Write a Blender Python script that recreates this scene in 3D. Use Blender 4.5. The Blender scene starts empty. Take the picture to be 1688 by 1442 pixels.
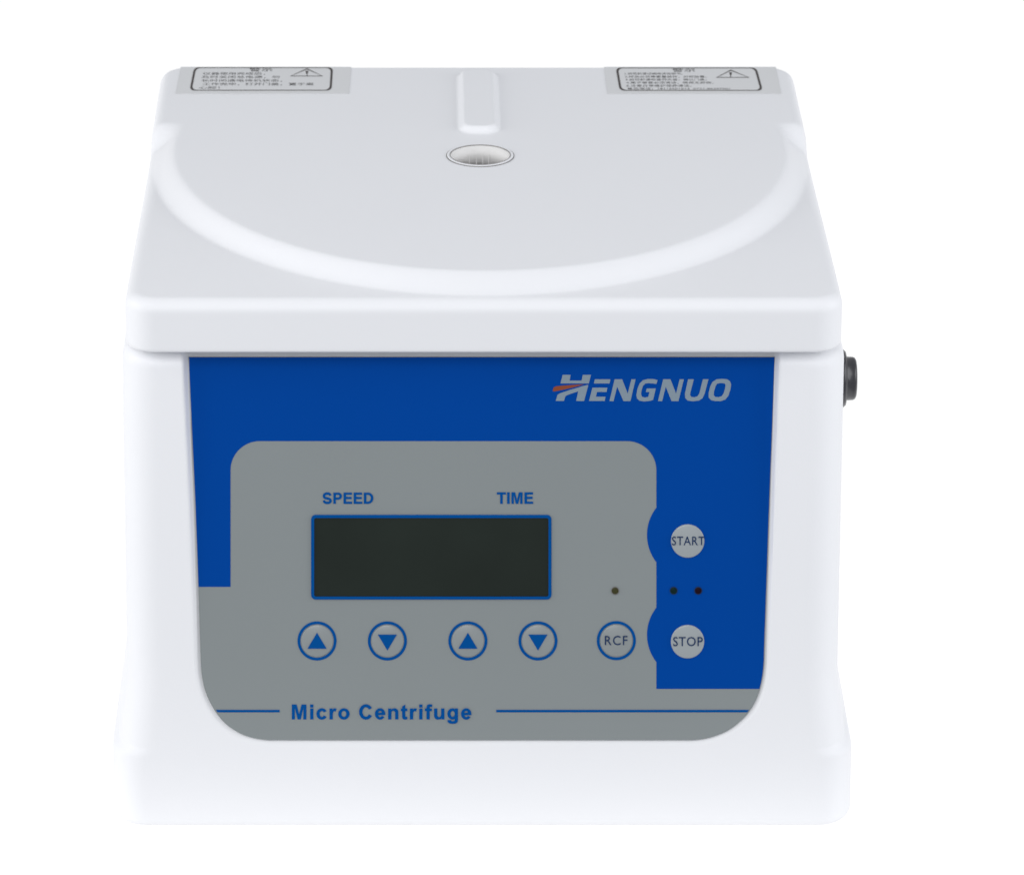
import bpy, math, random
import numpy as np
from mathutils import Vector, Matrix
from mathutils.geometry import tessellate_polygon

sc = bpy.context.scene
COL = sc.collection

# ------------------------------------------------------------------ camera
CX, CY, CZ = -0.1024, -7.4435, 2.8667        # camera position
EL = 0.3957                                   # looking down by this angle
FPX, PPX, PPY = 7969.75, 695.75, 721.0        # focal length / principal point on a 1688 px wide picture
cam = bpy.data.objects.new('camera', bpy.data.cameras.new('camera'))
COL.objects.link(cam)
cam.location = (CX, CY, CZ)
cam.rotation_euler = (math.pi/2 - EL, 0, 0)
cam.data.sensor_width = 36
cam.data.lens = FPX/1688*36
cam.data.shift_x = (844-PPX)/1688
cam.data.clip_start = 0.1
cam.data.clip_end = 200
cam.data.dof.use_dof = True
cam.data.dof.focus_distance = 7.75
cam.data.dof.aperture_fstop = 9
sc.camera = cam

# ------------------------------------------------------------------ studio light
sc.view_settings.view_transform = 'Standard'
sc.view_settings.look = 'None'
sc.view_settings.exposure = 0.0
sc.view_settings.gamma = 1.0
world = bpy.data.worlds.new('World'); sc.world = world
world.use_nodes = True
world.node_tree.nodes['Background'].inputs['Color'].default_value = (0.93, 0.96, 1.0, 1)
world.node_tree.nodes['Background'].inputs['Strength'].default_value = 0.485

def softbox(name, loc, target, w, h, power, color):
    l = bpy.data.lights.new(name, 'AREA'); l.shape = 'RECTANGLE'; l.size = w; l.size_y = h
    l.energy = power; l.color = color
    o = bpy.data.objects.new(name, l); COL.objects.link(o)
    o.location = loc
    o.rotation_euler = (Vector(target)-Vector(loc)).to_track_quat('-Z', 'Y').to_euler()
    return o
softbox('softbox_front', (-1.7, -8.0, 5.6), (0, 0, -.3), 5.5, 4.0, 428, (0.99, 0.99, 1.0))
softbox('softbox_left',  (-5.0, -0.6, 1.6), (0, 0.4, -.3), 3.5, 3.0, 104, (1.0, 0.995, 0.99))
softbox('softbox_right', (5.0, -0.6, 1.6), (0, 0.4, -.3), 3.5, 3.0, 104, (0.97, 0.98, 1.0))

# ------------------------------------------------------------------ materials
def mat(name, color, rough=0.4, spec=0.5, bump=0.0, bscale=300, var=0.0, coat=0.0, metal=0.0):
    m = bpy.data.materials.new(name); m.use_nodes = True
    nt = m.node_tree; b = nt.nodes['Principled BSDF']
    b.inputs['Base Color'].default_value = (*color, 1)
    b.inputs['Roughness'].default_value = rough
    b.inputs['Specular IOR Level'].default_value = spec
    b.inputs['Metallic'].default_value = metal
    b.inputs['Coat Weight'].default_value = coat
    tc = nt.nodes.new('ShaderNodeTexCoord')
    if var:
        n = nt.nodes.new('ShaderNodeTexNoise'); n.inputs['Scale'].default_value = 5; n.inputs['Detail'].default_value = 5
        nt.links.new(tc.outputs['Object'], n.inputs['Vector'])
        mx = nt.nodes.new('ShaderNodeMix'); mx.data_type = 'RGBA'
        mx.inputs['A'].default_value = (*[c*(1-var) for c in color], 1)
        mx.inputs['B'].default_value = (*[min(1, c*(1+var)) for c in color], 1)
        nt.links.new(n.outputs['Fac'], mx.inputs['Factor'])
        nt.links.new(mx.outputs['Result'], b.inputs['Base Color'])
    if bump:
        n = nt.nodes.new('ShaderNodeTexNoise'); n.inputs['Scale'].default_value = bscale; n.inputs['Detail'].default_value = 2
        nt.links.new(tc.outputs['Object'], n.inputs['Vector'])
        bp = nt.nodes.new('ShaderNodeBump'); bp.inputs['Strength'].default_value = bump; bp.inputs['Distance'].default_value = 0.0005
        nt.links.new(n.outputs['Fac'], bp.inputs['Height'])
        nt.links.new(bp.outputs['Normal'], b.inputs['Normal'])
    return m
M = {}
M['shell'] = mat('white_moulded_plastic', (0.835, 0.84, 0.865), 0.50, 0.35, 0.25, 260, 0.008)
M['film_grey'] = mat('grey_overlay_film', (0.242, 0.266, 0.270), 0.45, 0.12, 0.2, 500, 0.02)
M['film_blue'] = mat('blue_printed_film', (0.000, 0.055, 0.31), 0.45, 0.03, 0.2, 500, 0.02)
M['ink_blue'] = mat('blue_ink', (0.000, 0.070, 0.28), 0.45, 0.04, 0, 0, 0.05)
M['ink_dark'] = mat('dark_blue_ink', (0.001, 0.022, 0.085), 0.42, 0.3)
M['ink_silver'] = mat('silver_ink', (0.215, 0.275, 0.33), 0.42, 0.3, 0, 0, 0.04)
M['ink_orange'] = mat('orange_ink', (0.25, 0.055, 0.018), 0.42, 0.3)
M['button_grey'] = mat('light_grey_button_film', (0.32, 0.35, 0.365), 0.28, 0.45)
M['button_plain'] = mat('grey_button_film', (0.252, 0.275, 0.282), 0.28, 0.45)
M['screen'] = mat('dark_display_glass', (0.0155, 0.0215, 0.0175), 0.22, 0.18, 0, 0, 0.30)
M['black'] = mat('charcoal_plastic', (0.036, 0.035, 0.041), 0.28, 0.5, 0.2, 200)
M['label'] = mat('silver_label_foil', (0.70, 0.705, 0.715), 0.42, 0.35, 0, 0, 0.02)
M['label_ink'] = mat('dark_grey_label_ink', (0.055, 0.052, 0.055), 0.5, 0.3)
M['label_frame'] = mat('brown_black_label_ink', (0.055, 0.045, 0.043), 0.5, 0.3)
M['led_yellow'] = mat('olive_lamp_lens', (0.042, 0.041, 0.013), 0.35, 0.2)
M['led_green'] = mat('dark_green_lamp_lens', (0.002, 0.016, 0.015), 0.35, 0.12)
M['led_red'] = mat('dark_red_lamp_lens', (0.010, 0.0015, 0.006), 0.35, 0.12)
M['chrome'] = mat('brushed_metal', (0.55, 0.54, 0.54), 0.28, 0.5, 0, 0, 0, 0, 1.0)
M['well'] = mat('grey_well', (0.88, 0.87, 0.86), 0.5, 0.4)
M['well_line'] = mat('grey_seal', (0.25, 0.24, 0.23), 0.4, 0.4)
M['rim_line'] = mat('dark_rim', (0.15, 0.145, 0.14), 0.4, 0.4)
gl = bpy.data.materials.new('clear_acrylic'); gl.use_nodes = True
g = gl.node_tree.nodes['Principled BSDF']
g.inputs['Alpha'].default_value = 0.05; g.inputs['Roughness'].default_value = 0.05
g.inputs['Base Color'].default_value = (0.92, 0.92, 0.93, 1)
M['glass'] = gl

def sweep_glow_mat():
    m = bpy.data.materials.new('white_sweep_added_glow'); m.use_nodes = True
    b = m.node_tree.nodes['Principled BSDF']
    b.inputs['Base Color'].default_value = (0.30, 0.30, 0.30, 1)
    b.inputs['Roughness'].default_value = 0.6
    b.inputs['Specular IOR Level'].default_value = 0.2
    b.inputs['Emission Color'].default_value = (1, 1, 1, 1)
    b.inputs['Emission Strength'].default_value = 0.80  # emission added so the ground renders pure white, without cast shadow
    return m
M['sweep_glow'] = sweep_glow_mat()

# ------------------------------------------------------------------ helpers
def link(name, me, m=None, parent=None, loc=None, **props):
    o = bpy.data.objects.new(name, me); COL.objects.link(o)
    if m is not None: me.materials.append(m)
    if parent is not None: o.parent = parent
    if loc is not None: o.location = loc
    for k, v in props.items(): o[k] = v
    return o

def mesh(name, verts, faces, smooth=True):
    me = bpy.data.meshes.new(name)
    me.from_pydata([tuple(v) for v in verts], [], [tuple(f) for f in faces])
    me.validate(); me.update()
    if smooth: me.polygons.foreach_set('use_smooth', [True]*len(me.polygons))
    return me

# a plane in space: point P0, unit axes; ray() finds where a view ray meets it
FWD = np.array([0, math.cos(EL), -math.sin(EL)]); UP = np.array([0, math.sin(EL), math.cos(EL)])
CAM = np.array([CX, CY, CZ])
class Plane:
    def __init__(s, y0, z0, tilt):            # leaning back by tilt (radians)
        s.p = np.array([0, y0, z0]); s.t = tilt
        s.n = np.array([0, -math.cos(tilt), math.sin(tilt)])
        s.up = np.array([0, math.sin(tilt), math.cos(tilt)])
    def ray(s, px, py, off=0.0):
        d = FWD + np.array([(px-PPX)/FPX, 0, 0]) - UP*(py-PPY)/FPX
        t = ((s.p + s.n*off - CAM)@s.n)/(d@s.n)
        return CAM + d*t
class Level:                                   # horizontal plane at height z
    def __init__(s, z): s.p = np.array([0, 0, z]); s.n = np.array([0, 0, 1.0])
    ray = Plane.ray

LID_T = 0.0915                                 # lid front height
FRONT = Plane(0.034, -LID_T, math.radians(9.5))      # outer skin of the body front
PANEL = Plane(0.0605, -LID_T, math.radians(11.6))     # recessed control panel
PLATEAU = 0.030
# world heights of a few lines on the front
zb = FRONT.ray(794, 1365)[2]                   # bottom edge
zstep = FRONT.ray(794, 1240)[2]
def fy(z): return FRONT.p[1] - (z-FRONT.p[2])*-math.tan(FRONT.t)
def py_(z): return PANEL.p[1] + (z-PANEL.p[2])*math.tan(PANEL.t)
print('zb', zb, 'zstep', zstep, 'recess top', py_(-LID_T)-fy(-LID_T), 'recess bottom', [py_(PANEL.ray(794,1218)[2])-fy(PANEL.ray(794,1218)[2])])

def lattice_box(xs, ys, zs):
    """surface of a box on a lattice; returns points (n,3) and quads"""
    nx, ny, nz = len(xs), len(ys), len(zs)
    def idx(i, j, k): return (i*ny+j)*nz+k
    quads = []
    def grid(A, B, f, flip):
        a, b = np.meshgrid(np.arange(A-1), np.arange(B-1), indexing='ij'); a = a.ravel(); b = b.ravel()
        q = np.stack([f(a, b), f(a+1, b), f(a+1, b+1), f(a, b+1)], 1)
        quads.append(q[:, ::-1] if flip else q)
    grid(nx, nz, lambda a, b: idx(a, 0, b), False)
    grid(nx, nz, lambda a, b: idx(a, ny-1, b), True)
    grid(ny, nz, lambda a, b: idx(0, a, b), True)
    grid(ny, nz, lambda a, b: idx(nx-1, a, b), False)
    grid(nx, ny, lambda a, b: idx(a, b, 0), True)
    grid(nx, ny, lambda a, b: idx(a, b, nz-1), False)
    q = np.concatenate(quads)
    u, inv = np.unique(q, return_inverse=True)
    q = inv.reshape(q.shape)
    i = u//(ny*nz); j = (u//nz) % ny; k = u % nz
    return np.stack([xs[i], ys[j], zs[k]], 1).astype(float), q

def fast_mesh(name, P, Q):
    me = bpy.data.meshes.new(name)
    me.vertices.add(len(P)); me.vertices.foreach_set('co', P.astype(np.float32).ravel())
    me.loops.add(len(Q)*4); me.loops.foreach_set('vertex_index', Q.astype(np.int32).ravel())
    me.polygons.add(len(Q)); me.polygons.foreach_set('loop_start', np.arange(0, len(Q)*4, 4, dtype=np.int32))
    me.update(calc_edges=True)
    me.polygons.foreach_set('use_smooth', np.ones(len(Q), dtype=bool))
    return me

def edge_lin(a, b, n, r, m=6):
    """from a to b, m extra steps inside r at either end"""
    e = r*(1-np.cos(np.linspace(0, math.pi/2, m+1)))   # dense at the ends
    e = r*np.linspace(0, 1, m+1)
    mid = np.linspace(a+r, b-r, n)
    return np.unique(np.round(np.concatenate([a+e, mid, b-e]), 6))

def round_box(P, lo, hi, rxy, rz_lo, rz_hi):
    """round vertical edges by rxy, then the top and bottom edges by rz"""
    P = P.copy(); lo = np.array(lo); hi = np.array(hi)
    rz = np.where(P[:, 2] > (lo[2]+hi[2])/2, rz_hi, rz_lo)
    # horizontal radial coordinates: signed distance to the rounded rectangle outline
    # 1) push corners in plan
    inner = np.clip(P[:, :2], lo[:2]+rxy, hi[:2]-rxy)
    d = P[:, :2]-inner; L = np.maximum(np.abs(d[:, 0]), np.abs(d[:, 1])); n = np.linalg.norm(d, axis=1)
    dirn = np.where(n[:, None] > 1e-9, d/np.maximum(n, 1e-9)[:, None], 0)
    Q = inner + dirn*L[:, None]
    dist_in = rxy - L                                # distance from outline, inwards (0 on the outline)
    # 2) round in section (plan inset s, height)
    s = np.clip(dist_in, 0, None)
    out = P.copy()
    for sign, plane in ((1, hi[2]), (-1, lo[2])):
        r = rz_hi if sign > 0 else rz_lo
        h = (plane - P[:, 2])*sign                   # depth below that face
        a = np.clip(r-s, 0, r); b = np.clip(r-h, 0, r)
        near = (h < r) & (s < r)
        m = np.maximum(a, b); nn = np.hypot(a, b)
        k = np.where(near & (nn > 1e-9), m/np.maximum(nn, 1e-9), 1)
        a2 = a*k; b2 = b*k
        ds = np.where(near, (r-a2)-s, 0)             # extra inset
        dh = np.where(near, (r-b2)-h, 0)
        Q = Q - dirn*ds[:, None]
        out[:, 2] -= sign*dh
    out[:, :2] = Q
    return out

def smooth(t): t = np.clip(t, 0, 1); return t*t*(3-2*t)

def poly_sdf(P, poly, closed=False):
    """distance of points to a polyline and inside test for the closed polygon"""
    poly = np.array(poly); A = poly; B = np.roll(poly, -1, 0)
    n = len(A) if closed else len(A)-1
    D = np.full(len(P), 1e9)
    for i in range(n):
        a, b = A[i], B[i]; ab = b-a; L = ab@ab
        if L < 1e-16: continue
        t = np.clip(((P-a)@ab)/L, 0, 1)
        D = np.minimum(D, np.linalg.norm(P-(a+t[:, None]*ab), axis=1))
    ins = np.zeros(len(P), bool)
    for a, b in zip(A, B):
        c = ((a[1] > P[:, 1]) != (b[1] > P[:, 1]))
        with np.errstate(divide='ignore', invalid='ignore'):
            xx = (b[0]-a[0])*(P[:, 1]-a[1])/(b[1]-a[1])+a[0]
        ins ^= c & (P[:, 0] < xx)
    return np.where(ins, -D, D)

def arc(cx, cy, rx, ry, a0, a1, n=16):
    t = np.radians(np.linspace(a0, a1, n)); return [(cx+rx*math.cos(a), cy+ry*math.sin(a)) for a in t]

def flat(name, pieces, plane, off, m, parent, step=0.00006, **props):
    """thin ink: pieces = list of [outer, hole, ...] outlines in picture units, laid on a plane"""
    V = []; F = []
    for n, loops in enumerate(pieces):
        tri = tessellate_polygon([[Vector((p[0], p[1], 0)) for p in lp] for lp in loops])
        base = len(V)
        for lp in loops:
            for p in lp: V.append(plane.ray(p[0], p[1], off + n*step))
        for a, b, c in tri:
            va, vb, vc = V[base+a], V[base+b], V[base+c]
            nn = np.cross(vb-va, vc-va)
            F.append((base+a, base+b, base+c) if nn@plane.n > 0 else (base+a, base+c, base+b))
    return link(name, mesh(name, V, F, False), m, parent, **props)

def slab(name, outline, plane, off, thick, m, parent, bev=0.0, dome=0.0, rings=1, **props):
    """solid plate with that outline (picture units) on the plane; optional rounded rim"""
    P = np.array([plane.ray(p[0], p[1], off) for p in outline]); c = P.mean(0)
    n = plane.n
    layers = [(1.0, 0.0), (1.0, thick-bev)]
    if bev:
        for a in (30, 60, 90):
            layers.append((1-bev*(1-math.cos(math.radians(a)))/np.linalg.norm(P-c, axis=1).mean(), thick-bev+bev*math.sin(math.radians(a))))
    if dome:
        s0 = layers[-1][0]; t0 = layers[-1][1]
        for i in range(1, 10):
            q = 1-i/10; layers.append((s0*q, t0+dome*(1-q*q)))
    V = []; N = len(P); F = []
    for s, t in layers:
        for p in P: V.append(c+(p-c)*s+n*t)
    for k in range(len(layers)-1):
        for i in range(N):
            j = (i+1) % N; F.append((k*N+i, k*N+j, (k+1)*N+j, (k+1)*N+i))
    if dome:
        V.append(c+n*(layers[-1][1]+dome*0.01)); L = len(layers)-1
        for i in range(N): F.append((L*N+i, L*N+(i+1) % N, len(V)-1))
    else:
        F.append(tuple(range((len(layers)-1)*N, len(layers)*N)))
    me = mesh(name, V, F, bool(dome))
    import bmesh
    b = bmesh.new(); b.from_mesh(me); bmesh.ops.recalc_face_normals(b, faces=b.faces); b.to_mesh(me); b.free()
    return link(name, me, m, parent, **props)

# ------------------------------------------------------------------ setting: white sweep with added glow
def sweep():
    z0 = zb-0.012
    ye = Level(z0).ray(794, 1442)[1]-0.015        # glowing sweep turns down here, added below view to stay white
    prof = [(ye-0.06, z0-9.0), (ye-0.06, z0-0.06)] + [(ye-0.06*math.cos(a), z0-0.06*(1-math.sin(a))) for a in (0.4, 0.8, 1.2)] + [(ye, z0)]
    prof += [(6.0, z0)] + [(6.0+1.5*math.sin(a), z0+1.5*(1-math.cos(a))) for a in np.linspace(0.1, math.pi/2, 14)]
    V = []; F = []
    for x in (-9, -3, 3, 9):
        for y, z in prof: V.append((x, y, z))
    n = len(prof)
    for i in range(3):
        for j in range(n-1): F.append((i*n+j, (i+1)*n+j, (i+1)*n+j+1, i*n+j+1))
    link('backdrop', mesh('backdrop', V, F), M['sweep_glow'], kind='structure',
         label='plain white sweep with added glow under and behind the centrifuge')
sweep()

# ------------------------------------------------------------------ the centrifuge
root = bpy.data.objects.new('benchtop_centrifuge', None); COL.objects.link(root)
root['label'] = 'white benchtop micro centrifuge with domed lid and blue and grey control panel'
root['category'] = 'centrifuge'
root.empty_display_size = 0.1
root.location = (0, 0.5, zb)
bpy.context.view_layer.update()
_link = link
def link(name, me, m=None, parent=None, loc=None, **props):
    o = _link(name, me, m, None, loc, **props)
    if parent is not None: 
        o.parent = parent
        o.matrix_parent_inverse = Matrix.Translation(-root.location)
        if parent is not root: o.matrix_parent_inverse = Matrix.Identity(4)
    return o

# --- panel outline in picture units (top left, clockwise)
OUT_R = [(1277, 588), (1273, 700), (1268, 830), (1263.5, 960), (1260, 1060), (1259, 1092), (1256.5, 1115), (1251.5, 1137), (1243.5, 1157), (1232.6, 1174),
         (1217, 1190), (1199, 1203), (1179, 1211.5), (1160, 1216.5), (1140, 1218.5)]
OUT_L = [(442, 1218.5), (420, 1215.5), (397, 1208), (373, 1192.5), (355.5, 1172), (342, 1147), (334.5, 1122), (331.3, 1096), (330, 1060), (327, 967), (322, 830), (316, 700), (311, 588)]
def densify(pts, n=6):
    """Catmull-Rom through the points"""
    P = [np.array(p, float) for p in pts]; out = []
    for i in range(len(P)-1):
        p0 = P[max(i-1, 0)]; p1 = P[i]; p2 = P[i+1]; p3 = P[min(i+2, len(P)-1)]
        for k in range(n):
            t = k/n
            out.append(tuple(0.5*((2*p1)+(-p0+p2)*t+(2*p0-5*p1+4*p2-p3)*t*t+(-p0+3*p1-3*p2+p3)*t**3)))
    out.append(tuple(P[-1])); return out
R_ = densify(OUT_R, 4); L_ = densify(OUT_L, 4)

# --- body shell
def build_body():
    HW = 0.6045
    top = -LID_T-0.0065
    D = 1.14
    xs = np.unique(np.concatenate([edge_lin(-HW, HW, 20, 0.06, 10), np.arange(-0.535, 0.5351, 0.0026)]))
    ys = edge_lin(0, D, 24, 0.06, 10)
    zs = np.unique(np.concatenate([edge_lin(zb, top, 20, 0.03, 8), np.arange(zb+0.03, top-0.03, 0.0030)]))
    zs = np.unique(np.concatenate([zs, zstep+np.linspace(-0.006, 0.008, 8)]))
    xs = xs[np.concatenate([[True], np.diff(xs) > 1e-4])]; zs = zs[np.concatenate([[True], np.diff(zs) > 1e-4])]
    P, Q = lattice_box(xs, ys, zs)
    fx, fz, fyy = P[:, 0].copy(), P[:, 2].copy(), P[:, 1].copy()
    P = round_box(P, (-HW, 0, zb), (HW, D, top), 0.06, 0.016, 0.032)
    z = P[:, 2]
    # side flare towards the foot, and the foot standing proud of the sides
    z1 = FRONT.ray(794, 1110)[2]
    flare = 0.0245*smooth((z1-z)/(z1-zstep)*0.9)
    foot = smooth((zstep+0.008-z)/0.019)
    sgn = np.clip(P[:, 0]/0.5, -1, 1)
    back = smooth((P[:, 1]-0.01)/0.25)
    P[:, 0] += sgn*np.abs(sgn)**6*(flare*(0.55+0.45*back)*(1-foot) + foot*0.0265 - 0.003*smooth((z-z1)/0.4)*0)
    # recess for the panel
    out = [FRONT.ray(p[0], p[1]) for p in ([(1279.5, 500)]+[(a+0.8, b) for a, b in R_]+[(a-0.8, b) for a, b in L_]+[(306, 500)])]
    poly = [(q[0], q[2]) for q in out]
    isf = (fyy < 1e-6)
    idx = np.where(isf & (np.abs(fx) < 0.55))[0]
    sd = poly_sdf(P[idx][:, [0, 2]], poly, True)
    w = np.where(P[idx, 0] < 0, 0.0105, 0.0085)
    depth = (py_(P[idx, 2])-fy(P[idx, 2]))+0.002
    k = np.clip(1-sd/w, 0, 1); k = k*0.7+smooth(k)*0.3
    P[idx, 1] += depth*k
    # lean the front back
    y = P[:, 1]; f = fy(z)
    P[:, 1] = y + f*(1-np.clip(y/D, 0, 1))
    o = link('body', fast_mesh('body', P, Q), M['shell'], root)
    return o
body = build_body()

# --- lid
def build_lid():
    HW = 0.5953; D = 1.151; z1 = 0.0; z0 = -LID_T
    xs = np.unique(np.concatenate([edge_lin(-HW, HW, 20, 0.05, 14), np.arange(-0.54, 0.541, 0.004), np.arange(-0.075, 0.0751, 0.0022)]))
    ys = np.unique(np.concatenate([edge_lin(0, D, 20, 0.05, 14), np.arange(0.05, D-0.05, 0.004), np.arange(0.55, 0.75, 0.0024)]))
    zs = edge_lin(z0, z1, 8, 0.022, 7)
    xs = xs[np.concatenate([[True], np.diff(xs) > 2e-4])]; ys = ys[np.concatenate([[True], np.diff(ys) > 2e-4])]
    P, Q = lattice_box(xs, ys, zs)
    topv = P[:, 2] > z1-1e-6
    gx, gy = P[:, 0].copy(), P[:, 1].copy()
    P = round_box(P, (-HW, 0, z0), (HW, D, z1), 0.052, 0.005, 0.022)
    # sides lean in a little towards the rear top
    frac = smooth((P[:, 2]-z0)/(z1-z0))
    P[:, 0] *= 1-0.010*frac*smooth(P[:, 1]/0.8)
    x, y = P[:, 0], P[:, 1]
    # raised round field joined to a raised rear field
    Yc, Rx, Ry = 0.688, 0.5807, 0.6631
    rr = np.sqrt((x/Rx)**2+((y-Yc)/Ry)**2)
    d1 = (1-rr)*np.where(rr > 1e-6, np.hypot(x, y-Yc)/np.maximum(rr, 1e-6), 0.5)   # distance inside the round outline
    d2 = (y-0.775)                                                              # distance behind the rear step
    w = 0.040
    ramp = lambda t: 0.5*smooth(t)+0.5*np.clip(t, 0, 1)
    h1 = ramp(d1/w); h2 = smooth((d2+0.020)/0.066)
    h = PLATEAU*(1-(1-h1)*(1-h2))
    # the plateau is a shade crowned
    # raised rib at the back
    rx = 0.0395; ry0 = 0.755; ry1 = 1.105
    qx = np.abs(x-0.0005); 
    cx_ = np.maximum(qx-(rx-0.030), 0); cy_ = np.maximum(np.maximum(ry0+0.030-y, y-(ry1-0.030)), 0)
    db = 0.030-np.hypot(cx_, cy_)+0.0
    h = h+0.0115*smooth(db/0.0145)
    amt = np.clip((P[:, 2]-z0)/(z1-z0), 0, 1)
    P[:, 2] += h*smooth((amt-0.35)/0.65)
    # open the lid where the window sits
    Yw, rw = WIN
    inside = topv & (np.hypot(P[:, 0], P[:, 1]-Yw) < rw-0.003)
    keep = ~(inside[Q].all(1))
    return link('lid', fast_mesh('lid', P, Q[keep]), M['shell'], root)
WINP = Level(PLATEAU)
wc = WINP.ray(791, 259); 
WIN = (0.6387, 0.0600)
lid = build_lid()

# --- viewing window in the lid
def ring_solid(prof, n=96, cx=0, cy=0, close=True):
    V = []; F = []
    for i in range(n):
        a = 2*math.pi*i/n
        for r, z in prof: V.append((cx+r*math.cos(a), cy+r*math.sin(a), z))
    k = len(prof)
    for i in range(n):
        j = (i+1) % n
        for q in range(k if close else k-1):
            F.append((i*k+q, j*k+q, j*k+(q+1) % k, i*k+(q+1) % k))
    return V, F
Yw, rw = WIN; zt = PLATEAU
wx = 0.0005
V, F = ring_solid([(rw+0.0003, zt-0.002), (rw+0.0003, zt+0.0008), (rw-0.0012, zt+0.0012), (rw-0.0012, zt-0.002)], cx=wx, cy=Yw)
win = link('viewing_window', mesh('viewing_window', V, F), M['rim_line'], root, label='round clear viewing window in the lid')
V, F = ring_solid([(rw-0.0012, zt-0.001), (rw-0.0012, zt+0.0016), (rw-0.003, zt+0.0024), (rw-0.0068, zt+0.0018), (rw-0.0068, zt-0.001)], cx=wx, cy=Yw)
link('window_rim', mesh('window_rim', V, F), M['shell'], win)
V, F = ring_solid([(rw-0.0068, zt-0.036), (rw-0.0068, zt+0.0006), (rw-0.0078, zt+0.0006), (rw-0.0078, zt-0.036)], cx=wx, cy=Yw)
link('window_well', mesh('window_well', V, F), M['well'], win)
V, F = ring_solid([(0.0001, zt-0.034), (rw-0.0072, zt-0.034), (rw-0.0072, zt-0.036), (0.0001, zt-0.036)], cx=wx, cy=Yw)
link('well_floor', mesh('well_floor', V, F), M['rim_line'], win)
V, F = ring_solid([(rw-0.0062, zt-0.001), (rw-0.0062, zt+0.0023), (rw-0.0074, zt+0.0021), (rw-0.0074, zt-0.001)], cx=wx, cy=Yw)
link('lens_seal', mesh('lens_seal', V, F), M['well_line'], win)
for a in (72, 84, 97, 112):                    # ribs moulded in the far wall of the well
    t = math.radians(a); R0 = rw-0.0090
    c = (wx+R0*math.cos(t), Yw+R0*math.sin(t)); u = (-math.sin(t)*0.0007, math.cos(t)*0.0007); v = (-math.cos(t)*0.0010, -math.sin(t)*0.0010)
    q = [(c[0]-u[0], c[1]-u[1]), (c[0]+u[0], c[1]+u[1]), (c[0]+u[0]+v[0], c[1]+u[1]+v[1]), (c[0]-u[0]+v[0], c[1]-u[1]+v[1])]
    V = [(x, y, z) for z in (zt-0.034, zt-0.014) for x, y in q]
    link('well_rib', mesh('well_rib', V, [(0, 1, 2, 3), (4, 7, 6, 5), (0, 4, 5, 1), (1, 5, 6, 2), (2, 6, 7, 3), (3, 7, 4, 0)], False), M['well'], win)
V, F = ring_solid([(0.0001, zt+0.0012), (rw-0.0079, zt+0.0008), (rw-0.0079, zt-0.0004), (0.0001, zt)], cx=wx, cy=Yw)
link('window_lens', mesh('window_lens', V, F), M['glass'], win)

# --- control panel overlay: a thin plate
outline = R_ + L_
panel = slab('control_panel', outline, PANEL, 0.0, 0.003, M['film_grey'], root,
             label='grey overlay plate with blue printed field and membrane keys')
E0 = 0.0034
BL = [(311, 588.6)] + [(x, y) for x, y in R_ if y < 1135]
BL = [(312.0, 589)] + [(x-0.3, max(y, 589)) for x, y in R_ if y < 1134] + [(1251.9, 1135)]
blue = BL + [(1082, 1135)] + [(1082, 1091)]
def bulge(yc):
    # circle through (1082, yc+45) and (1067, yc)
    s, c = 15.5, 45.0; R = (s*s+c*c)/(2*s); cx = 1066.5+R; a = math.degrees(math.asin(c/R))
    return arc(cx, yc, R, R, 180-a, 180+a, 24)
blue += bulge(1046)+bulge(881.5)
blue += arc(1034, 775, 48, 48, 0, -90, 16) + arc(428, 775, 48, 48, -90, -180, 16)
blue += [(380, 967), (327.3, 967)] + [(x+0.3, y) for x, y in L_ if y < 966 and y > 590]
flat('blue_field', [[blue]], PANEL, E0, M['film_blue'], panel)
E1 = E0+0.0004

# bottom rule, two pieces
flat('printed_line', [[[(356, 1169.5), (461, 1169.5), (461, 1173.5), (358.5, 1173.5)]]], PANEL, E1, M['ink_blue'], panel)
flat('printed_line', [[[(818, 1169.5), (1234.5, 1169.5), (1232, 1173.5), (818, 1173.5)]]], PANEL, E1, M['ink_blue'], panel)

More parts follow.
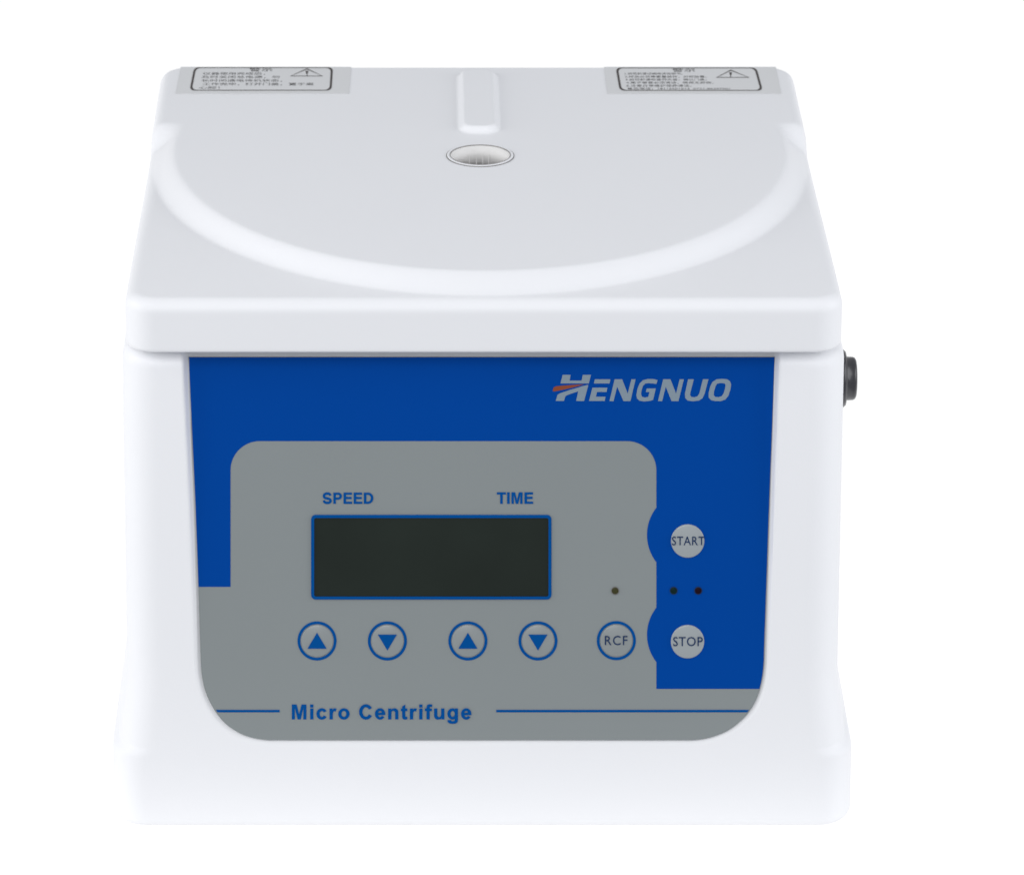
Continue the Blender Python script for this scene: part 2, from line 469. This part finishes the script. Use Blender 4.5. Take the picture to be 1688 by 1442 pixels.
# --- bold grotesque lettering, drawn by hand: units 0..1000, cap height 716
def sector(cx, cy, rx, ry, w, wy, a0, a1, n=22):
    return arc(cx, cy, rx, ry, a0, a1, n) + arc(cx, cy, rx-w, ry-wy, a1, a0, n)
def ribbon(pts, w):
    P = [np.array(p, float) for p in densify(pts, 6)]; L = []; Rr = []
    for i, p in enumerate(P):
        d = P[min(i+1, len(P)-1)]-P[max(i-1, 0)]; d = d/np.linalg.norm(d); nrm = np.array([-d[1], d[0]])
        L.append(tuple(p+nrm*w/2)); Rr.append(tuple(p-nrm*w/2))
    return L+Rr[::-1]
def rect(x0, y0, x1, y1): return [(x0, y0), (x1, y0), (x1, y1), (x0, y1)]
def glyph(ch):
    """returns advance and pieces"""
    if ch == 'S':
        return 667, [[ribbon([(112, 205), (150, 110), (245, 62), (335, 52), (440, 66), (524, 118), (545, 200), (505, 275), (420, 318), (335, 342), (240, 366), (150, 405), (118, 470), (120, 545), (165, 615), (250, 655), (335, 663), (430, 650), (500, 600), (528, 535)], 138)]]
    if ch == 'P':
        return 667, [[[(73, 0), (217, 0), (217, 270)]+arc(390, 493, 223, 223, -90, 90, 20)+[(73, 716)],
                      [(217, 393)]+arc(375, 494, 101, 101, -90, 90, 14)+[(217, 595)]]]
    if ch == 'E':
        return 667, [[[(73, 0), (618, 0), (618, 121), (217, 121), (217, 315), (577, 315), (577, 436), (217, 436), (217, 595), (604, 595), (604, 716), (73, 716)]]]
    if ch == 'D':
        return 722, [[[(72, 0)]+arc(340, 358, 338, 358, -90, 90, 26)+[(72, 716)], [(217, 121)]+arc(330, 358, 200, 237, -90, 90, 22)+[(217, 595)]]]
    if ch == 'T':
        return 611, [[[(234, 0), (378, 0), (378, 595), (590, 595), (590, 716), (21, 716), (21, 595), (234, 595)]]]
    if ch == 'I': return 278, [[rect(68, 0, 213, 716)]]
    if ch == 'M':
        return 833, [[[(71, 0), (205, 0), (205, 560), (350, 0), (487, 0), (628, 560), (628, 0), (762, 0), (762, 716), (546, 716), (418, 230), (289, 716), (71, 716)]]]
    if ch == 'C':
        return 722, [[sector(372, 358, 325, 370, 148, 124, 32, 328, 34)]]
    if ch == 'c':
        return 556, [[sector(296, 259, 256, 271, 140, 112, 33, 327, 28)]]
    if ch == 'o':
        return 611, [[arc(306, 259, 266, 271, 0, 360, 40)[:-1], arc(306, 259, 126, 158, 0, 360, 32)[:-1]]]
    if ch == 'e':
        o = [(522, 214), (522, 262)]+arc(280, 259, 242, 271, 5, 325, 34)+arc(280, 259, 104, 166, 322, 196, 14)
        return 556, [[o, [(178, 304)]+arc(282, 300, 104, 120, 178, 2, 14)+[(385, 304)]]]
    if ch == 'i': return 278, [[rect(72, 0, 209, 519)], [rect(72, 589, 209, 716)]]
    if ch == 'r':
        return 389, [[[(65, 0), (203, 0), (203, 160), (208, 290), (222, 352), (250, 392), (290, 408), (345, 392), (388, 511), (330, 530), (262, 522), (220, 480), (193, 440), (193, 519), (65, 519)]]]
    if ch == 'n':
        return 611, [[[(67, 0), (204, 0), (204, 235)]+arc(308, 300, 103, 126, 180, 0, 16)+[(411, 0), (548, 0), (548, 322)]+arc(375, 350, 172, 180, 0, 110, 14)+[(240, 505), (194, 443), (194, 519), (67, 519)]]]
    if ch == 'u':
        a = glyph('n')[1][0][0]; return 611, [[[(615-x, 519-y) for x, y in a]]]
    if ch == 't':
        return 333, [[[(310, 519), (216, 519), (216, 702), (79, 622), (79, 519), (16, 519), (16, 410), (79, 410), (79, 140), (88, 62), (122, 8), (190, -12), (255, -8), (318, 12), (306, 118), (262, 106), (226, 112), (216, 150), (216, 410), (310, 410)]]]
    if ch == 'f':
        return 333, [[[(12, 519), (88, 519), (88, 558), (97, 640), (130, 698), (200, 728), (290, 726), (354, 712), (335, 617), (280, 625), (240, 612), (226, 575), (225, 519), (328, 519), (328, 411), (225, 411), (225, 0), (88, 0), (88, 411), (12, 411)]]]
    if ch == 'g':
        o = arc(275, 262, 232, 266, 60, 300, 28)
        return 611, [[o+[(405, 0), (402, -40), (392, -80), (350, -104), (290, -108), (235, -100), (206, -74), (200, -46), (45, -64), (58, -132), (105, -182), (190, -212), (300, -216), (420, -206), (496, -168), (532, -100), (541, -10), (541, 519), (412, 519), (412, 446)],
                     arc(292, 262, 112, 158, 0, 360, 28)[:-1]]]
    return 278, []
def grow(loop, d):
    P = [np.array(p, float) for p in loop]
    P = [p for i, p in enumerate(P) if np.linalg.norm(p-P[i-1]) > 1e-6]
    A = sum(P[i-1][0]*P[i][1]-P[i][0]*P[i-1][1] for i in range(len(P)))
    if A < 0: P = P[::-1]
    out = []
    for i, p in enumerate(P):
        e1 = p-P[i-1]; e2 = P[(i+1) % len(P)]-p
        n1 = np.array([e1[1], -e1[0]])/np.linalg.norm(e1); n2 = np.array([e2[1], -e2[0]])/np.linalg.norm(e2)
        m = n1+n2; k = 2/max(m@m, 1.0)
        out.append(tuple(p+m*k*d*0.5*1.0*1.0))
    return out
def word(s, x0, x1, ytop, ybase, track=0, fat=23):
    """pieces laid so that the ink runs from x0 to x1, capitals from ybase to ytop"""
    pen = 0; pcs = []
    for ch in s:
        adv, g = glyph(ch)
        for loops in g: pcs.append([[(pen+x, y) for x, y in lp] for lp in loops])
        pen += adv+track
    pcs = [[grow(l, fat if k == 0 else -fat) for k, l in enumerate(p)] for p in pcs]
    xs_ = [x for p in pcs for l in p for x, y in l]; a, b = min(xs_), max(xs_)
    ky = (ybase-ytop)/716
    return [[[(x0+(x-a)*(x1-x0)/(b-a), ybase-y*ky) for x, y in l] for l in p] for p in pcs]
flat('lettering', word('SPEED', 532, 615.5, 812, 830), PANEL, E1, M['ink_blue'], panel, label='blue word SPEED above the display')
flat('lettering', word('TIME', 819, 879, 811.5, 830), PANEL, E1, M['ink_blue'], panel, label='blue word TIME above the display')
flat('lettering', word('Micro Centrifuge', 481, 777, 1161, 1184.8, 60), PANEL, E1, M['ink_blue'], panel, label='blue words Micro Centrifuge at the foot of the panel')

# --- display: blue surround, dark glass behind the film
def rrect(x0, y0, x1, y1, r, n=8):
    return arc(x1-r, y0+r, r, r, -90, 0, n)+arc(x1-r, y1-r, r, r, 0, 90, n)+arc(x0+r, y1-r, r, r, 90, 180, n)+arc(x0+r, y0+r, r, r, 180, 270, n)
disp = slab('display', rrect(516, 852, 906, 985, 3), PANEL, 0.0030, 0.0006, M['screen'], root, label='blank dark liquid crystal display')
def frame_solid(name, outer, inner, plane, off, thick, m, parent, **props):
    n = len(outer); V = []; F = []
    for lp, h in ((outer, off), (outer, off+thick), (inner, off+thick), (inner, off)):
        for p in lp: V.append(plane.ray(p[0], p[1], h))
    for k in range(3):
        for i in range(n):
            j = (i+1) % n; F.append((k*n+i, k*n+j, (k+1)*n+j, (k+1)*n+i))
    return link(name, mesh(name, V, F, False), m, parent, **props)
frame_solid('display_frame', rrect(512.8, 848.3, 909, 987.8, 7.5), rrect(517.8, 853.6, 904.2, 983, 3), PANEL, 0.0030, 0.0024, M['ink_blue'], disp)

# --- keys
def circ(cx, cy, r, n=64): return arc(cx, cy, r, r, 0, 360, n+1)[:-1]
def key(cx, cy, label, sym=None, text=None, r=26.3):
    b = slab('button', circ(cx, cy, r), PANEL, 0.0030, 0.0016, M['button_plain'], root, bev=0.0012, dome=0.0032, label=label)
    frame_solid('button_ring', circ(cx, cy, 32.2), circ(cx, cy, 27.6), PANEL, 0.0030, 0.0008, M['ink_blue'], b)
    return b
EK = 0.0082
def arrow(b, cx, cy, up):
    t = [(cx-15.8, cy+12.8), (cx+15.8, cy+12.8), (cx, cy-13.6)] if up else [(cx-15.8, cy-10.5), (cx+15.8, cy-10.5), (cx, cy+16)]
    a, c, d = [np.array(p) for p in t]
    flat('arrow_symbol', [[[tuple(p) for p in t]]], PANEL, EK, M['ink_blue'], b)
for cx, up, lab in ((522.6, True, 'speed up key with blue triangle pointing up'), (638.6, False, 'speed down key with blue triangle pointing down'),
                    (771.3, True, 'time up key with blue triangle pointing up'), (886.8, False, 'time down key with blue triangle pointing down')):
    arrow(key(cx, 1056, lab), cx, 1056, up)

def font_pieces(body, x0, x1, ytop, ybase, offset=0.0, space=1.0):
    """built-in sans lettering as loose faces -> list of triangle loops in picture units"""
    c = bpy.data.curves.new('text', 'FONT'); c.body = body; c.offset = offset; c.resolution_u = 3; c.space_character = space
    o = bpy.data.objects.new('text', c); COL.objects.link(o)
    bpy.context.view_layer.update()
    me = bpy.data.meshes.new_from_object(o.evaluated_get(bpy.context.evaluated_depsgraph_get()))
    vs = np.array([v.co[:2] for v in me.vertices]); fs = [tuple(p.vertices) for p in me.polygons]
    bpy.data.objects.remove(o); bpy.data.curves.remove(c); bpy.data.meshes.remove(me)
    a = vs.min(0); b = vs.max(0)
    P = np.stack([x0+(vs[:, 0]-a[0])*(x1-x0)/(b[0]-a[0]), ybase-(vs[:, 1]-a[1])*(ybase-ytop)/(b[1]-a[1])], 1)
    return P, fs
def font_flat(name, parts, plane, off, m, parent, **props):
    V = []; F = []
    for P, fs in parts:
        k = len(V)
        V += [plane.ray(p[0], p[1], off) for p in P]
        for f in fs:
            q = [k+i for i in f]
            nn = np.cross(V[q[1]]-V[q[0]], V[q[2]]-V[q[0]])
            F.append(q if nn@plane.n > 0 else q[::-1])
    return link(name, mesh(name, V, F, False), m, parent, **props)

rcf = key(1016, 1055.5, 'RCF key with a blue ring')
font_flat('lettering', [font_pieces('RCF', 997, 1034.5, 1047.5, 1063, 0.004, 1.15)], PANEL, EK, M['ink_dark'], rcf)
for cx, cy, txt, x0, x1, y0, y1 in ((1133.5, 891.3, 'START', 1107.5, 1161.5, 884, 898.6), (1133.3, 1057, 'STOP', 1109.5, 1158.5, 1049.3, 1064.7)):
    b = slab('button', circ(cx, cy, 27.6), PANEL, 0.0030, 0.0024, M['button_grey'], root, bev=0.0018, dome=0.0024, label='light grey %s key on the blue field' % txt)
    font_flat('lettering', [font_pieces(txt, x0, x1, y0, y1, 0.004, 1.08)], PANEL, EK, M['ink_dark'], b)

# --- indicator lamps
for cx, cy, m, lab in ((1014, 973.5, 'led_yellow', 'unlit olive indicator lamp above the RCF key'), (1110.5, 973.3, 'led_green', 'unlit dark green indicator lamp'), (1151, 973.3, 'led_red', 'unlit dark red indicator lamp')):
    l = slab('indicator_light', circ(cx, cy, 5.6, 24), PANEL, 0.0030, 0.0012, M[m], root, bev=0.0004, dome=0.0006, label=lab)
    frame_solid('light_rim', circ(cx, cy, 6.7, 24), circ(cx, cy, 5.5, 24), PANEL, 0.0030, 0.0014, M['ink_dark'] if m != 'led_yellow' else M['rim_line'], l)

# --- maker's emblem: traced lettering
def Z(pts, ox=880, oy=590, k=420/1688): return [(ox+x*k, oy+y*k) for x, y in pts]
Z6 = lambda pts: [(900+x*160/1688, 600+y*160/1688) for x, y in pts]
emb = flat('emblem', [
    [Z6([(290, 188), (428, 188), (412, 288), (618, 288), (640, 188), (782, 188), (746, 338), (252, 338)])],
    [Z6([(738, 362), (664, 642), (524, 642), (560, 476), (430, 518), (345, 552), (330, 580), (314, 642), (170, 642), (192, 560), (205, 532), (240, 510), (400, 455), (560, 410), (640, 382)])],
    [Z6([(850, 265), (1120, 265), (1106, 338), (834, 338)])],
    [Z6([(808, 411), (1068, 411), (1054, 486), (888, 486), (868, 568), (1036, 568), (1022, 642), (748, 642)])],
    [Z([(535, 141), (585, 141), (622, 236), (646, 141), (674, 141), (640, 286), (594, 286), (552, 190), (528, 286), (501, 286)])],
    [Z([(820, 147), (812, 172), (760, 167), (738, 170), (724, 184), (714, 212), (710, 240), (716, 256), (735, 262), (758, 258), (766, 226), (742, 226), (748, 202), (808, 202), (790, 278), (765, 285), (730, 288), (700, 283), (683, 268), (679, 244), (686, 205), (700, 170), (722, 148), (755, 139), (790, 139)])],
    [Z([(857, 141), (905, 141), (942, 236), (966, 141), (994, 141), (958, 286), (912, 286), (874, 190), (850, 286), (822, 286)])],
    [Z([(1022, 141), (1060, 141), (1038, 225), (1035, 246), (1044, 258), (1064, 260), (1084, 254), (1096, 236), (1120, 141), (1157, 141), (1132, 236), (1118, 266), (1094, 282), (1054, 287), (1020, 282), (1003, 266), (1001, 236)])],
    [Z([(1245, 138), (1280, 141), (1300, 154), (1307, 176), (1302, 210), (1288, 252), (1268, 276), (1238, 286), (1205, 286), (1175, 280), (1158, 262), (1158, 232), (1168, 190), (1184, 158), (1210, 142)]),
     Z([(1238, 166), (1215, 170), (1204, 186), (1194, 220), (1192, 246), (1202, 258), (1225, 259), (1246, 252), (1258, 232), (1268, 196), (1270, 178), (1262, 168)])],
    ], PANEL, E1, M['ink_silver'], panel, step=0.0, label='silver maker name HENGNUO with a slanted swoosh H')
emb.name = 'emblem'
flat('swoosh', [[Z6([(118, 476), (124, 430), (140, 402), (175, 388), (260, 378), (480, 362), (660, 352), (560, 385), (400, 424), (260, 455), (160, 474)])]], PANEL, E1+0.0002, M['ink_orange'], panel, label='orange stroke through the first letter of the maker name')

# --- warning labels at the rear of the lid
TOPP = Level(PLATEAU)
def outline_frame(name, loop, wx, wy, off, m, parent):
    c = np.mean(loop, axis=0)
    inner = [(x+wx*np.sign(c[0]-x), y+wy*np.sign(c[1]-y)) for x, y in loop]
    return frame_solid(name, loop, inner, TOPP, off, 0.00015, m, parent)
def warning(corners, frame, tri, title, lines, lab):
    (ax, ay), (bx, by), (cx, cy), (dx, dy) = corners
    lb = slab('warning_label', corners, TOPP, 0.0002, 0.0006, M['label'], root, label=lab)
    off = 0.0010
    # frame: quadrilateral with rounded corners
    tl, tr, br, bl = [np.array(p, float) for p in frame]
    def bil(u, v): return tuple((tl*(1-u)+tr*u)*(1-v)+(bl*(1-u)+br*u)*v)
    rr = rrect(0, 0, 1, 1, 0.001, 5)
    def loop(iu, iv, ru=0.035, rv=0.16):
        pts = []
        for (cu, cv, a0) in ((1-iu-ru, iv+rv, -90), (1-iu-ru, 1-iv-rv, 0), (iu+ru, 1-iv-rv, 90), (iu+ru, iv+rv, 180)):
            for a in np.radians(np.linspace(a0, a0+90, 7)): pts.append(bil(cu+ru*math.cos(a), cv+rv*math.sin(a)))
        return pts
    frame_solid('label_border', loop(0, 0), loop(0.015, 0.028), TOPP, off, 0.00015, M['label_frame'], lb)
    a, b, c = [np.array(p, float) for p in tri]; g = (a+b+c)/3
    sh = lambda p: tuple(g+(p-g)*np.array([0.90, 0.80]))
    frame_solid('warning_triangle', [tuple(a), tuple(b), tuple(c)], [sh(a), sh(b), sh(c)], TOPP, off, 0.00015, M['label_frame'], lb)
    x, y = a[0], a[1]
    flat('exclamation_mark', [[[(x-2.6, y+4.2), (x+2.6, y+4.2), (x+0.6, y+10.5), (x-0.6, y+10.5)]], [[(x-1.4, y+11.6), (x+1.4, y+11.6), (x+1.4, y+13.2), (x-1.4, y+13.2)]]], TOPP, off, M['label_frame'], lb)
    t = [font_pieces(title[0], *title[1:], offset=0.004)]
    font_flat('title_print', t, TOPP, off, M['label_ink'], lb)
    font_flat('text_print', [font_pieces(l[0], *l[1:], offset=0.0) for l in lines], TOPP, off, M['label_ink'], lb)
warning([(298, 111), (579, 111), (575.5, 155), (289, 155.5)], [(320, 111.3), (549, 111.3), (546.5, 149.6), (312.5, 149.6)],
        [(506, 113), (532.5, 126), (478, 126)], ('警示', 411, 449, 112.6, 118.2),
        [('仪器使用完成后，', 334, 437, 119.6, 123.8), ('及时关闭总电源，勿', 332, 461, 125.2, 129.4), ('长时间通电待机状态，', 332, 465, 131.0, 135.2),
         ('工作完毕，打开门盖，', 334, 465, 136.8, 141.2), ('置于离', 476, 517, 136.8, 141.2), ('心腔！', 328, 362, 142.8, 147)],
        'silver warning label at the left rear of the lid')
warning([(995.5, 111), (1279, 111), (1288, 155.5), (1001, 155.5)], [(1015, 111.8), (1247, 111.8), (1257.5, 149.8), (1021.5, 149.8)],
        [(1204.5, 115.2), (1236, 128.4), (1180, 128.4)], ('警示', 1108, 1146, 113.4, 118.8),
        [('1.试用前请详细阅读说明书。', 1030, 1125, 120, 123.6), ('2.样品必须等重量装样，对称放置。', 1030, 1165, 125.0, 128.6), ('3.启动前请检查转头盖，确认门盖。', 1031, 1165, 129.8, 133.4),
         ('4.离子管套必须清洁，确保无异物，', 1032, 1176, 134.8, 138.4), ('5.注意日常维护保养清洁。', 1032.5, 1140, 139.8, 143.6), ('售后电话：18116501013  0731-86397501', 1034, 1203, 144.8, 148.2)],
        'silver warning label at the right rear of the lid')

# --- power switch on the right side: round flange and knob, axis along x
def lathe_x(name, prof, c, m, parent, n=64, **props):
    V = []; F = []
    for i in range(n):
        a = 2*math.pi*i/n
        for x, r in prof: V.append((c[0]+x, c[1]+r*math.cos(a), c[2]+r*math.sin(a)))
    k = len(prof)
    for i in range(n):
        j = (i+1) % n
        for q in range(k-1): F.append((i*k+q, i*k+q+1, j*k+q+1, j*k+q))
    return link(name, mesh(name, V, F), m, parent, **props)
SY = 0.20
sp = Plane(SY, 0, 0)
c0 = sp.ray(1388, 622)
kc = (c0[0], SY, c0[2]-0.002)
print('knob', kc)
sw = lathe_x('side_knob', [(-0.04, 0.044), (0.004, 0.044), (0.007, 0.0375), (0.018, 0.037), (0.0215, 0.0355), (0.0235, 0.032), (0.0242, 0.020), (0.0244, 0.0005)], kc, M['black'], root,
             label='round charcoal knob on the right side under the lid')
lathe_x('knob_flange', [(-0.035, 0.051), (-0.002, 0.051), (0.002, 0.0495), (0.0055, 0.0465), (0.006, 0.040)], kc, M['black'], sw)
